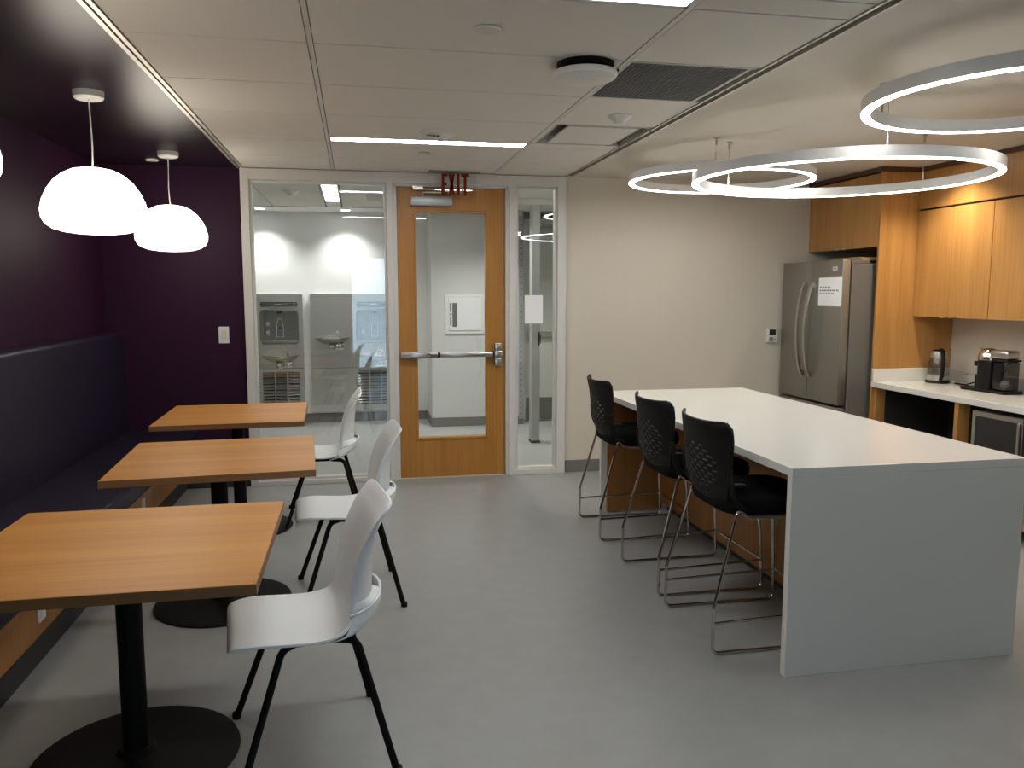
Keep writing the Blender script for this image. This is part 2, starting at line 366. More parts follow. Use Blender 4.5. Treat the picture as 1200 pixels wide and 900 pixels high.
rnd('motion_sensor', 'small white cone shaped occupancy sensor on the tile beside the air diffuser', 1.043, -2.20, [(0, -.042), (.022, -.040), (.030, -.028), (.052, -.014), (.062, -.006), (.062, .001)], M_plate, cat='sensor')
rg = thing('return_grille', 'dark grey egg crate return air grille between the ceiling tiles', 'vent', (1.045, -2.86, H))
obj('frame', MB().box(-.28, .262, -.298, -.285, -.001, .03).box(-.28, .262, .285, .298, -.001, .03).box(-.28, -.268, -.285, .285, -.001, .03).box(.235, .249, -.285, .285, -.001, .03), M_grid, rg, smooth=False)
g = MB()
for i in range(27): x = -.268+.5*i/26; g.box(x-.002, x+.002, -.285, .285, .0, .012)
for i in range(31): y = -.285+.57*i/30; g.box(-.268, .235, y-.002, y+.002, .001, .012)
o = obj('grille_mesh', g, M_grey, rg, smooth=False); o['kind'] = 'stuff'
obj('backing', MB().box(-.268, .276, -.285, .285, .022, .03), mat('grille_back', (.22, .22, .215), .8), rg, smooth=False)
df = thing('air_diffuser', 'square white plaque air diffuser set into the ceiling beside the drywall edge', 'vent', (1.045, -1.65, H))
obj('frame', MB().box(-.282, .262, -.298, -.285, -.001, .05).box(-.282, .262, .285, .298, -.001, .05).box(-.282, -.268, -.285, .285, -.001, .05).box(.262, .275, -.298, .298, .03, .05), M_grid, df, smooth=False)
obj('cone', MB().prism([(-.268, 0), (-.18, .05), (-.18, .055), (-.275, .055)], 1, -.285, .285).box(-.268, .262, -.298, .298, .05, .056).box(-.18, .19, .262, .285, .0, .012), mat('diffuser_grey', (.34, .34, .33), .5), df, smooth=False)
obj('plaque', MB().box(-.20, .205, -.262, .235, -.004, .006, .003, 1), M_grid, df)

# ring lights
def ring_light(label, x, y, z, r, n, tilt, angs):
    t = thing('ring_light', label, 'light', (x, y, z)); hgt, wd = .055, .036
    ir = r-wd
    o = obj('ring_body', MB().lathe([(r, .004), (r, hgt), (ir, hgt), (ir, .004), (ir+.002, .004), (ir+.002, .03), (r-.002, .03), (r-.002, .004)], (0, 0, 0), n, closed=True), M_ringbody, t)
    o2 = obj('diffuser', MB().lathe([(r-.0015, .0), (r-.0015, .010), (ir+.0015, .010), (ir+.0015, .0)], (0, 0, 0), n, closed=True), E_ringm, t)
    cb = MB(); cp = MB()
    for a in angs:
        px, py = (r-wd/2)*math.cos(R(a)), (r-wd/2)*math.sin(R(a)); top = H-z
        cp.lathe([(0, top-.045), (.007, top-.045), (.007, top-.012), (.016, top-.010), (.016, top)], (px, py, 0), 12)
        cp.lathe([(0, hgt+.05), (.004, hgt+.05), (.006, hgt), (0, hgt-.002)], (px, py, 0), 10)
        obj('suspension_cable', MB().tube([(px, py, hgt), (px, py, top-.02)], .0014, 6), M_nickel, t)
    obj('cable_fittings', cp, M_nickel, t)['kind'] = 'stuff'
    return t
ring_light('smallest looking lit ring light, hung farthest away near the beige wall', 2.067, -1.236, 2.20, .60, 96, 0, (116, 242, 5))
ring_light('large lit ring light hung over the far half of the white island', 2.236, -2.323, 2.07, .769, 110, 0, (114, 252, 20))
ring_light('lit ring light cut by the right edge of the photo', 2.24, -3.56, 2.20, .60, 96, 0, (118, 242, 0))

# pendants
def pendant(label, x, y, kink):
    t = thing('pendant_lamp', label, 'lamp', (x, y, 0), 0, None)
    obj('canopy', MB().lathe([(0, H-.036), (.055, H-.036), (.064, H-.028), (.066, H)], (0, 0, 0), 36), M_plate, t)
    obj('cord', MB().tube([(0, 0, H-.03), (kink*.4, 0, 2.25), (kink*.8, 0, 2.14), (0, 0, 2.04)], .0035, 8, .05), M_plate, t)
    pr = [(0, 2.045), (.05, 2.043), (.09, 2.035), (.13, 2.014), (.165, 1.983), (.195, 1.940), (.215, 1.895), (.225, 1.850), (.222, 1.815), (.208, 1.788), (.18, 1.768), (.14, 1.755), (.09, 1.748), (.04, 1.745), (0, 1.745)]
    obj('glass_shade', MB().lathe(pr, (0, 0, 0), 48), E_pend, t, ang=80)
pendant('lit white dome pendant in the middle, nearer of the two wholly in view', -1.497, -2.23, .006)
pendant('lit white dome pendant hung farthest, over the table by the purple wall', -1.503, -.61, -.008)
pendant('lit white dome pendant nearest, only its edge at the left of the photo', -1.497, -3.85, .004)

# recessed downlight above the cabinets
def downlight(label, x, y, z, tilt, power, col, size, rad=.05, name='downlight'):
    t = thing(name, label, 'light', (x, y, z))
    obj('trim_ring', MB().lathe([(.052, -.002), (.068, -.004), (.070, .0), (.05, .002)], (0, 0, 0), 32, closed=True), M_plate, t)
    obj('lens', MB().lathe([(0, -.001), (.051, -.001)], (0, 0, 0), 24), E_hall, t, fixn=False)
    lamp('lamp_source', t, (0, 0, -.02), tilt, power, col, size, 1.0, rad)
    return t
downlight('recessed downlight over the kitchen counter, hidden behind the large ring', 3.52, -1.44, H, (0, R(-3), 0), P_SPOT, (1, .88, .68), 122, .03)
downlight('recessed downlight over the counter beyond the right edge', 3.52, -2.9, H, (0, R(-3), 0), P_SPOT*.5, (1, .88, .68), 122, .03)

# ------------------------------------------------------------------ banquette
bq = thing('banquette', 'long purple vinyl bench with tall padded back along the left wall', 'bench', (0, 0, 0))
def prof_ext(prof, y0, y1): return MB().prism(prof, 1, y0, y1)
def rprof(x0, x1, z0, z1, r, which):   # rounded rectangle outline, 'which' corners rounded
    out = []
    for cx, cz, a0, key in ((x1-r, z1-r, 0, 'tr'), (x0+r, z1-r, 90, 'tl'), (x0+r, z0+r, 180, 'bl'), (x1-r, z0+r, 270, 'br')):
        if key in which:
            for k in range(7): a = R(a0+15*k); out.append((cx+r*math.cos(a), cz+r*math.sin(a)))
        else: out.append(({'t': x1, 'b': x1}[key[0]] if key[1] == 'r' else x0, z1 if key[0] == 't' else z0))
    return out
YE = -7.2
obj('backrest', prof_ext(rprof(XW+.002, -1.995, .43, 1.185, .03, ('tr', 'br')), YE, -.004), M_vinyl, bq)
obj('seat_cushion', prof_ext(rprof(XW+.002, -1.51, .345, .452, .022, ('tr', 'br')), YE, -.004), M_vinyl, bq)
obj('seat_lip', MB().box(XW+.002, -1.53, YE, -.004, .312, .345), M_wi, bq, smooth=False)
obj('front_panel', MB().box(XW+.002, -1.605, YE, -.004, .10, .312), M_wi, bq, smooth=False)
obj('toe_kick', MB().box(XW+.002, -1.60, YE, -.004, 0, .10), M_dbase, bq, smooth=False)
def outlet(y, label):
    t = thing('outlet', label, 'outlet', (-1.605, y, .21))
    obj('cover_plate', MB().box(-.001, .006, -.036, .036, -.057, .057, .002, 1), M_plate, t)
    obj('socket', MB().box(.006, .008, -.017, .017, .010, .040, .001, 1).box(.006, .008, -.017, .017, -.040, -.010, .001, 1), M_plate, t)
outlet(-2.87, 'white outlet on the bench front seen under the nearest table')
outlet(-1.26, 'white outlet on the bench front behind the middle table')

# light switch, thermostat
sw = thing('light_switch', 'white rocker light switch on the purple wall beside the window frame', 'switch', (-1.294, 0, 1.159))
obj('cover_plate', MB().box(-.037, .037, -.007, .001, -.062, .062, .002, 1), M_plate, sw)
obj('rocker', MB().box(-.017, .017, -.011, -.006, -.034, .034, .002, 1), mat('rocker_white', (.60, .58, .54), .35), sw)
th = thing('thermostat', 'small white thermostat with dark screen on the beige wall beside the fridge', 'thermostat', (3.155, 0, 1.11))
obj('housing', MB().box(-.045, .045, -.024, .001, -.060, .062, .004, 2), M_plate, th)
obj('screen', MB().box(-.028, .030, -.0255, -.0235, .004, .052), M_screen, th, smooth=False)
obj('keypad', MB().box(-.026, .006, -.0255, -.0235, -.048, -.014).box(.012, .028, -.0255, -.0235, -.034, -.026), M_grey, th, smooth=False)

# ------------------------------------------------------------------ cafe tables
def cafe_table(label, bx, by, tx, ty, rot):
    t = thing('cafe_table', label, 'table', (bx, by, 0), 0, None)
    c, s = math.cos(R(rot)), math.sin(R(rot)); M = Matrix.Translation((tx-bx, ty-by, 0)) @ Matrix.Rotation(R(rot), 4, 'Z')
    h = .413
    top = obj('tabletop', MB().box(-h, h, -h, h, .7155, .745, .0015, 1), M_tbl, t); top.location = (tx-bx, ty-by, 0); top.rotation_euler = (0, 0, R(rot))
    e = .0012
    eb = obj('edge_band', MB().box(-h-e, h+e, -h-e, -h, .7155, .744).box(-h-e, h+e, h, h+e, .7155, .744).box(-h-e, -h, -h, h, .7155, .744).box(h, h+e, -h, h, .7155, .744), M_tble, t, smooth=False)
    eb.location = top.location; eb.rotation_euler = top.rotation_euler
    obj('column', MB().lathe([(0, .02), (.038, .02), (.038, .70), (.0, .70)], (0, 0, 0), 28), M_black, t)
    obj('mounting_plate', MB().box(-.13, .13, -.13, .13, .700, .7155, .003, 1), M_black, t)
    obj('base_disc', MB().lathe([(0, 0), (.310, 0), (.314, .004), (.312, .009), (.29, .014), (.18, .022), (.06, .027), (.05, .045), (0, .045)], (0, 0, 0), 56), M_black, t)
cafe_table('nearest wooden cafe table, square top on a black round base', -1.04, -3.715, -1.0, -3.849, .04)
cafe_table('middle wooden cafe table of the three along the purple bench', -.975, -2.40, -.939, -2.552, 3.5)
cafe_table('farthest wooden cafe table, beside the window frame and the purple wall', -1.06, -1.14, -1.053, -1.228, 1.7)

# ------------------------------------------------------------------ white shell chairs (facing local -x)
def interp(tab, t):
    for a, b in zip(tab[:-1], tab[1:]):
        if t <= b[0]:
            k = (t-a[0])/(b[0]-a[0]); k2 = k; return [p+(q-p)*k2 for p, q in zip(a[1:], b[1:])]
    return list(tab[-1][1:])
def catmull(P, n):
    out = []
    for i in range(len(P)-1):
        p0, p1, p2, p3 = P[max(i-1, 0)], P[i], P[i+1], P[min(i+2, len(P)-1)]
        for k in range(n):
            t = k/n
            out.append(tuple(.5*((2*b)+(-a+c)*t+(2*a-5*b+4*c-d)*t*t+(-a+3*b-3*c+d)*t**3) for a, b, c, d in zip(p0, p1, p2, p3)))
    out.append(tuple(P[-1])); return out
def shell_chair(label, x, y, rz):
    t = thing('shell_chair', label, 'chair', (x, y, 0), rz, None)
    # profile rows: x, z, half width, edge curl (how far the side edges rise or wrap forward), wrap x
    P = [(-.243, .410, .120, 0, 0), (-.250, .423, .168, 0, 0), (-.236, .438, .194, .000, 0), (-.17, .442, .208, .002, 0), (-.08, .432, .210, .006, 0), (.00, .422, .210, .012, .0), (.065, .424, .206, .018, -.004),
         (.108, .448, .200, .012, -.016), (.130, .492, .188, .002, -.026), (.142, .56, .176, 0, -.030), (.154, .63, .173, 0, -.028), (.172, .70, .180, 0, -.022), (.196, .765, .188, 0, -.012), (.216, .798, .190, 0, -.008), (.230, .820, .183, 0, -.004), (.239, .832, .163, 0, 0), (.243, .837, .125, 0, 0)]
    C = catmull(P, 5); nv = len(C)-1
    def fn(u, v):
        px, pz, hw, cz, cx = C[round(v*nv)]; s = 2*u-1
        e = abs(s)**3
        return (px+cx*e, s*hw, pz+cz*e)
    sh = obj('seat_shell', MB().grid(fn, 20, nv), M_shell, t, ang=60); solid(sh, .009, 0, .003)
    # hollow rear of the shell: a bulging pocket with an open rim, and a fairing above it
    def arc(xe, xc, hw, u):
        a = (2*u-1)*PI/2; return (xe+(xc-xe)*math.cos(a)**.8 if abs(math.cos(a)) > 1e-6 else xe, math.sin(a)*hw)
    def edge_at(z):
        row = min(C, key=lambda c: abs(c[1]-z) if c[0] > .07 else 9)
        return row[0]+row[4], row[2]
    def lo(u, v):
        z = .412+.084*v; q = min(1, v/.30)
        ex, eh = edge_at(max(z, .43)); xe = .03*(1-q)+ex*q; hw = (.165+.03*q)*(1-q)+eh*q; xc = .075+.148*math.sin(min(1, v*1.15)*PI/2)
        px, py = arc(xe, xc, hw, u); return (px, py, z+.035*v*v*(1-abs(2*u-1)**1.5))
    ob = obj('rear_pocket', MB().grid(lo, 24, 14), M_shell, t, ang=60); solid(ob, .005, 0, .002)
    obj('pocket_rim', MB().tube([lo(k/24, 1) for k in range(25)], .0048, 8), M_shell, t, ang=80)
    def hi(u, v):
        z = .485+.30*v
        row = min(C, key=lambda c: abs(c[1]-z) if c[0] > .12 else 9)
        xe = row[0]+row[4]; hw = row[2]*.998; xc = max(row[0]+.006, .192+.02*v*v*1.0)
        px, py = arc(xe, xc, hw, u); return (px, py, z)
    ob = obj('rear_fairing', MB().grid(hi, 22, 12), M_shell, t, ang=60); solid(ob, .005, 0)
    for ua, ub in ((0, .40), (.60, 1)):
        def led(u, v, ua=ua, ub=ub):
            w_ = ua+(ub-ua)*u; p, q = lo(w_, 1), hi(w_, .17)
            return tuple(a+(b-a)*v for a, b in zip(p, q))
        solid(obj('pocket_ledge', MB().grid(led, 8, 3), M_shell, t, ang=80), .004, 0)
    # black tube frame
    for sy in (-1, 1):
        obj('leg', MB().tube([(-.06, sy*.135, .408), (-.10, sy*.165, .405), (-.235, sy*.25, .012)], .0115, 12, .03).lathe([(0, 0), (.015, 0), (.015, .02), (0, .02)], (-.238, sy*.252, 0), 12), M_black, t)
        obj('leg', MB().tube([(.05, sy*.135, .408), (.125, sy*.165, .408), (.225, sy*.25, .012)], .0115, 12, .03).lathe([(0, 0), (.015, 0), (.015, .02), (0, .02)], (.228, sy*.252, 0), 12), M_black, t)
    obj('seat_frame', MB().tube([(-.09, -.14, .408), (-.09, .14, .408)], .010, 10).tube([(.07, -.14, .408), (.07, .14, .408)], .010, 10).box(-.10, .09, -.15, -.12, .402, .418, .003, 1).box(-.10, .09, .12, .15, .402, .418, .003, 1), M_black, t)
shell_chair('nearest white plastic shell chair with black legs, at the nearest table', -.49, -3.735, R(8.4))
shell_chair('white plastic shell chair with black legs at the middle table', -.375, -2.39, R(4.4))
shell_chair('farthest white plastic shell chair, in front of the big window', -.545, -.98, R(1))

# ------------------------------------------------------------------ bar stools (facing local +x)
def bar_stool(label, x, y, rz):
    t = thing('bar_stool', label, 'stool', (x, y, 0), rz, None)
    for s in (-1, 1):
        yb, yt = s*.255, s*.222
        obj('side_frame', MB().tube([(-.275, yb, .20), (-.277, yb, .007), (.277, yb, .007), (.262, s*.25, .30), (.235, yt, .552), (-.12, yt, .560), (-.165, s*.226, .60), (-.275, yb, .20)], .0072, 10, .035), M_chrome, t)
        obj('footrest_rail', MB().tube([(-.276, yb, .135), (.270, yb, .150)], .006, 8), M_chrome, t)
    obj('footrest_bar', MB().tube([(.270, -.255, .155), (.270, .255, .155)], .0072, 10), M_chrome, t)
    obj('seat_rail', MB().tube([(.18, -.222, .556), (.18, .222, .556)], .008, 8), M_black, t); obj('seat_rail', MB().tube([(-.10, -.222, .562), (-.10, .222, .562)], .008, 8), M_black, t)
    def sf(u, v):
        a = 2*PI*u; p = 5.0; ca, sa = math.cos(a), math.sin(a)
        rr = (abs(ca)**p+abs(sa)**p)**(-1/p)
        tab = [(0, 0.0, .552), (.12, .80, .552), (.25, .96, .562), (.4, 1.0, .585), (.55, 1.0, .612), (.7, .95, .632), (.85, .80, .643), (1, 0.0, .650)]
        k, z = interp(tab, v); fx = ca*rr*k; fy = sa*rr*k
        return (.02+.232*fx, .215*fy, z+.008*(fx*fx if fx < 0 else -.6*fx*fx))
    obj('seat', MB().grid(sf, 44, 20), M_fabric, t, ang=80)
    # perforated back panel
    NU, NV = 54, 60
    def bf(u, v):
        s = 2*u-1
        hw = interp([(0, .085), (.03, .115), (.08, .148), (.16, .178), (.3, .205), (.55, .228), (.8, .240), (.93, .243), (.975, .236), (1, .215)], v)[0]
        z = .572+.372*v-.020*(s*s)*0
        xc = interp([(0, -.188), (.12, -.215), (.3, -.238), (.55, -.250), (.8, -.262), (1, -.280)], v)[0]
        z += .010*s**4*(v**3)
        return (xc+.062*abs(s)**2.2*(.35+.65*v), s*hw, z)
    def sk(i, j):
        if not (9 <= j < 44 and 8 <= i < 46): return False
        r_, q = divmod(j-9, 3)
        if q != 0: return False
        cc = (i-27)/19.5; rc = (j-26.5)/18.5
        if cc*cc+rc*rc*1.0 > 1.0: return False
        return ((i+(4 if r_ % 2 else 0)) % 8) < 5
    ob = obj('backrest', MB().grid(bf, NU, NV, sk), M_blackp, t, ang=60); solid(ob, .009, 0)
    ed = [bf(k/16, 1) for k in range(17)]
    rim = MB().tube([bf(0, k/16) for k in range(2, 16)]+[bf(k/24, 1) for k in range(1, 24)]+[bf(1, k/16) for k in range(15, 1, -1)], .008, 8)
    obj('back_rim', rim, M_blackp, t, ang=80)
    for s in (-1, 1):
        obj('back_bracket', MB().tube([(-.13, s*.215, .585), (-.175, s*.228, .62), (-.20, s*.232, .68), (-.208, s*.228, .76)], .012, 8, .03), M_blackp, t)
        obj('arm_stub', MB().tube([(-.21, s*.230, .70), (-.185, s*.238, .703), (-.150, s*.238, .700), (-.145, s*.236, .685)], .008, 8, .02), M_blackp, t)
bar_stool('farthest black bar stool with chrome sled frame, by the far end of the island', 1.362, -1.60, R(-2))
bar_stool('middle black bar stool with chrome sled frame at the white island', 1.365, -2.485, R(1))
bar_stool('nearest black bar stool with chrome sled frame, beside the island end panel', 1.355, -3.13, 0)

# ------------------------------------------------------------------ island
IX0, IX1, IY0, IY1, IT, TH = 1.27, 2.292, -3.615, -1.20, .822, .034
isl = thing('kitchen_island', 'long white quartz kitchen island with waterfall ends and wooden body', 'island', (0, 0, 0))
obj('countertop', MB().box(IX0, IX1, IY0, IY1, IT-TH, IT, .0015, 1), M_quartz, isl)
obj('end_panel', MB().box(IX0, IX1, IY0, IY0+TH, 0, IT-TH, .001, 1), M_quartz, isl)
obj('end_panel', MB().box(IX0, IX1, IY1-TH, IY1, 0, IT-TH, .001, 1), M_quartz, isl)
obj('wooden_body', MB().box(1.70, IX1-.03, IY0+TH, IY1-TH-.02, .06, IT-TH).box(IX0+.04, 1.70, IY1-TH-.02, IY1-TH, .012, IT-TH), M_wi, isl, smooth=False)
obj('toe_kick', MB().box(1.74, IX1-.07, IY0+TH, IY1-TH-.02, 0, .06), M_dbase, isl, smooth=False)
for k, (a, b) in enumerate(((IY0+TH+.002, -2.80), (-2.797, -2.0), (-1.997, IY1-TH-.022))):
    obj('body_panel', MB().box(1.688, 1.700, a, b, .06, IT-TH-.003, .001, 1), M_wi, isl)

# ------------------------------------------------------------------ fridge enclosure and kitchen cabinets
PY = -.93
tag(obj('enclosure_panel', MB().box(3.47, XE-.002, PY-.02, PY, 0, 2.352), M_wv, smooth=False), 'tall wooden panel between the fridge and the counter', 'panel')
def cabinet(label, x0, x1, y0, y1, z0, z1, ndoor, door_m=M_wv, handles=()):
    t = thing('wall_cabinet', label, 'cabinet', (0, 0, 0))
    obj('carcass', MB().box(x0+.020, x1, y0, y1, z0, z1), M_wv, t, smooth=False)
    n = ndoor; w_ = (y1-y0)/n
    for k in range(n):
        a = y0+k*w_
        d = obj('door', MB().box(x0, x0+.019, a+.0012, a+w_-.0012, z0-.004, z1-.002, .001, 1), door_m, t)
        hy = a+w_-.045 if k % 2 == 0 else a+.045
        obj('edge_pull', MB().box(x0-.006, x0+.004, hy-.03, hy+.03, z0-.008, z0-.003).box(x0-.007, x0-.004, hy-.03, hy+.03, z0-.008, z0+.004), M_nickel, d, smooth=False)
    return t
cabinet('wooden two door cabinet above the fridge', 3.47, XE-.002, PY+.002, -.02, 1.815, 2.345, 2)
cabinet('wooden wall cabinet pair next to the tall panel, above the kettle', 3.78, XE-.002, -1.680, PY-.022, 1.302, 2.072, 2)
cabinet('wooden wall cabinet pair at the right edge, above the coffee machine', 3.78, XE-.002, -2.420, -1.682, 1.302, 2.072, 2)
cabinet('wooden wall cabinet pair beyond the right edge of the photo', 3.78, XE-.002, -3.20, -2.422, 1.302, 2.072, 2)
tag(obj('fascia_panel', MB().box(3.78, XE-.002, -3.20, PY-.021, 2.084, 2.352), M_wv, smooth=False), 'plain wooden fascia panel between the wall cabinets and the ceiling', 'panel')
struct('trim_8', MB().box(3.765, XE, -3.20, PY-.035, 2.352, H-.001).box(3.455, XE, PY-.035, -.001, 2.352, H-.001), mat('dark_wood_trim', (.09, .04, .015), .5), smooth=False)
struct('trim_9', MB().box(3.80, XE, -3.20, PY-.021, 2.073, 2.084), M_dark, smooth=False)
tag(obj('filler_strip', MB().box(3.475, XE, -.019, -.001, 1.815, 2.352), M_wv, smooth=False), 'narrow wooden filler between the fridge cabinet and the beige wall', 'panel')
# counter
ct = thing('kitchen_counter', 'white quartz kitchen counter with open wooden bays below', 'counter', (0, 0, 0))
obj('worktop', MB().box(3.46, XE, -3.20, PY-.021, .772, .812, .0015, 1), M_quartz, ct)
obj('side_splash', MB().box(3.462, XE-.021, PY-.042, PY-.0215, .8122, .908, .0015, 1), M_quartz, ct)
obj('backsplash', MB().box(XE-.02, XE-.001, -3.20, PY-.0215, .8122, .895, .0015, 1), mat('splash_shaded_white', (.55, .52, .46), .3), ct)  # white splash, with its shade put into the beige colour
obj('support_panel', MB().box(3.485, XE-.02, -.985, -.955, .0, .7715), M_wv, ct, smooth=False)
obj('support_panel', MB().box(3.475, XE-.02, -1.835, -1.800, .0, .7715), M_wv, ct, smooth=False)
obj('support_panel', MB().box(3.475, XE-.02, -2.60, -2.565, .0, .7715), M_wv, ct, smooth=False)
obj('shelf', MB().box(3.50, XE-.02, -2.564, -1.836, .46, .485), M_wv, ct, smooth=False)
obj('base_front', MB().box(3.50, 3.52, -2.564, -1.836, .08, .459).box(3.50, 3.52, -3.20, -2.601, .08, .770), M_wv, ct, smooth=False)
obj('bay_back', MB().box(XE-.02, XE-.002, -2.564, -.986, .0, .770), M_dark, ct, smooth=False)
obj('bay_shade_liner', MB().box(3.56, XE-.022, -.992, -.986, .0, .770).box(3.56, XE-.022, -1.799, -1.793, 0, .770).box(3.56, XE-.022, -1.799, -.986, .764, .771).box(3.56, XE-.022, -1.842, -1.836, .485, .770), M_dark, ct, smooth=False)  # added dark sheets: the bay's shadow is put into their colour
# microwave
mw = thing('microwave', 'stainless microwave on the shelf under the counter at the right edge', 'microwave', (3.50, -2.21, .486))
obj('case', MB().box(.012, .40, -.275, .275, 0, .252, .004, 1), M_fcase, mw)
dd = obj('door', MB().box(-.008, .012, -.12, .275, .0, .252, .003, 1), M_steel, mw)
obj('door_window', MB().box(-.0095, -.007, -.10, .245, .03, .222), M_screen, dd, smooth=False)
obj('handle', MB().box(-.030, -.012, -.118, -.098, .03, .225, .004, 1), M_nickel, dd)
obj('control_panel', MB().box(-.008, .012, -.275, -.124, .0, .252, .003, 1), M_screen, mw)

# fridge (faces -x)
fr = thing('refrigerator', 'stainless french door refrigerator in the wooden enclosure', 'refrigerator', (0, 0, 0))
fx = 3.222
obj('case', MB().box(3.30, 3.98, -.895, -.04, .03, 1.690, .006, 1), M_fcase, fr)
obj('hinge_cover', MB().box(3.30, 3.45, -.885, -.80, 1.690, 1.712, .004, 1).box(3.30, 3.45, -.135, -.05, 1.690, 1.712, .004, 1), M_fcase, fr)
ymid = -.470
def bow_handle(par, y, s):
    pts = []
    for k in range(15):
        tt = k/14; z = .808+.75*tt; b = 1-(2*tt-1)**2
        pts.append((fx-.012-.062*b**.7, y+s*.030*b*0, z))
    mm = MB()
    for a, b in zip(pts[:-1], pts[1:]):
        pass
    # flat blade section swept along the bow
    V = []
    for k, p in enumerate(pts):
        q = pts[min(k+1, 14)]; r_ = pts[max(k-1, 0)]; tx_, tz_ = q[0]-r_[0], q[2]-r_[2]; l = math.hypot(tx_, tz_); nx, nz = -tz_/l, tx_/l
        V.append([(p[0]+nx*.008, p[1]-.014, p[2]+nz*.008), (p[0]+nx*.008, p[1]+.014, p[2]+nz*.008), (p[0]-nx*.008, p[1]+.014, p[2]-nz*.008), (p[0]-nx*.008, p[1]-.014, p[2]-nz*.008)])
    vs = [[mm.bm.verts.new(c) for c in row] for row in V]
    for A, B in zip(vs[:-1], vs[1:]):
        for k in range(4): mm.bm.faces.new((A[k], A[(k+1) % 4], B[(k+1) % 4], B[k]))
    mm.bm.faces.new(vs[0]); mm.bm.faces.new(vs[-1][::-1])
    mm.box(fx-.02, fx+.002, y-.012, y+.012, .82, .85).box(fx-.02, fx+.002, y-.012, y+.012, 1.515, 1.545)
    obj('handle', mm, M_nickel, par)
d1 = obj('door', MB().box(fx, fx+.068, ymid+.003, -.045, .625, 1.717, .008, 2), M_fsteel, fr)
d2 = obj('door', MB().box(fx, fx+.068, -.890, ymid-.003, .625, 1.717, .008, 2), M_fsteel, fr)
bow_handle(d1, ymid+.055, 1); bow_handle(d2, ymid-.055, -1)
obj('badge', MB().box(fx-.002, fx+.001, -.825, -.765, 1.640, 1.668, .0008, 1), M_plate, d2)
obj('badge_mark', MB().box(fx-.0028, fx-.0018, -.812, -.778, 1.649, 1.659), M_ink, d2, smooth=False)
fz = obj('freezer_drawer', MB().box(fx, fx+.068, -.890, -.045, .07, .607, .008, 2), M_fsteel, fr)
obj('drawer_handle', MB().tube([(fx+.004, -.82, .55), (fx-.05, -.80, .55), (fx-.05, -.14, .55), (fx+.004, -.12, .55)], .011, 10, .03), M_nickel, fz)
obj('foot_grille', MB().box(3.26, 3.9, -.88, -.06, 0, .065), M_dark, fr, smooth=False)
nt_ = thing('fridge_note', 'white printed notice taped to the right fridge door', 'paper', (fx-.0022, -.738, 1.478), 0)
obj('sheet', MB().box(0, .0015, -.155, .150, -.107, .110), M_paper, nt_, smooth=False)
pr = MB(); random.seed(3)
for z, y_end, hh in ((.036, -.02, .011), (.012, -.125, .012), (-.008, -.06, .006)):
    y = .135
    while y > y_end:
        wd = random.uniform(.018, .042)
        if y-wd < y_end-.02: break
        pr.box(-.0008, 0, y-wd, y, z-hh/2, z+hh/2); y -= wd+.009
o = obj('print_lines', pr, M_ink, nt_, smooth=False, label='three lines of faint grey print too small to read')
tag(obj('cardboard_sleeve', MB().box(3.40, 3.80, -.86, -.45, 1.7125, 1.732, .003, 1).box(3.42, 3.70, -.80, -.40, 1.7325, 1.742, .002, 1), M_card), 'flat cardboard sleeve lying on top of the refrigerator', 'cardboard')

# kettle on the counter
kt = thing('electric_kettle', 'glass electric kettle with black handle standing on the counter corner', 'kettle', (3.90, -1.105, .812), R(200))
obj('power_base', MB().lathe([(0, 0), (.082, 0), (.084, .006), (.078, .018), (0, .018)], (0, 0, 0), 32), M_blackp, kt)
obj('steel_band', MB().lathe([(.072, .019), (.075, .024), (.074, .058), (.071, .060), (0, .060), (0, .020)], (0, 0, 0), 36), M_steel, kt)
obj('glass_body', MB().lathe([(.072, .060), (.0715, .10), (.067, .15), (.056, .182), (.054, .182), (.065, .15), (.0695, .10), (.070, .060)], (0, 0, 0), 36, closed=True), M_kglass, kt)
obj('steel_collar', MB().lathe([(.057, .180), (.054, .215), (.050, .232), (0, .236), (0, .225), (.046, .222), (.052, .180)], (0, 0, 0), 36).prism([(-.045, .19), (-.080, .222), (-.078, .226), (-.045, .226)], 1, -.016, .016), M_steel, kt)
obj('lid', MB().lathe([(0, .246), (.03, .244), (.044, .236), (.046, .230), (0, .230)], (0, 0, 0), 28), M_blackp, kt)
ks = obj('handle', MB().tube([(.03, 0, .243), (.075, 0, .242), (.108, 0, .215), (.112, 0, .14), (.095, 0, .05), (.070, 0, .032)], [.013, ]*1 if 0 else .014, 12, .03), M_blackp, kt)
kt.rotation_euler = (0, 0, R(247))

# coffee machine (front towards +y, seen from its left side)
cm = thing('coffee_machine', 'black capsule coffee machine with chrome dome and water tank on the counter', 'coffee machine', (3.86, -1.655, .812), R(4))
obj('base', MB().box(-.075, .085, -.185, .10, 0, .018, .008, 2).lathe([(0, 0), (.07, 0), (.073, .006), (.073, .016), (0, .018)], (-.0, .15, 0), 32), M_blackp, cm)
obj('body', MB().lathe([(0, .018), (.068, .018), (.068, .212), (0, .212)], (0, .02, 0), 36).box(-.060, .060, -.05, .0, .018, .21, .01, 2), M_blackp, cm)
obj('dome_head', MB().lathe([(.070, .212), (.071, .225), (.066, .252), (.052, .275), (.030, .289), (0, .293), (0, .212)], (0, .02, 0), 40), M_chrome, cm)
obj('head_lever', MB().tube([(.0, .06, .272), (0, .095, .278)], .012, 10).box(-.055, .055, -.172, -.03, .226, .285, .018, 3), M_nickel, cm)
obj('drip_tray', MB().lathe([(0, .10), (.050, .10), (.055, .103), (.050, .107), (0, .107)], (0, .135, 0), 28).lathe([(0, .107), (.02, .107), (.02, .118), (0, .118)], (0, .10, 0), 16), M_chrome, cm)
obj('tray_post', MB().box(-.022, .022, .075, .112, .018, .10, .004, 1), M_blackp, cm)
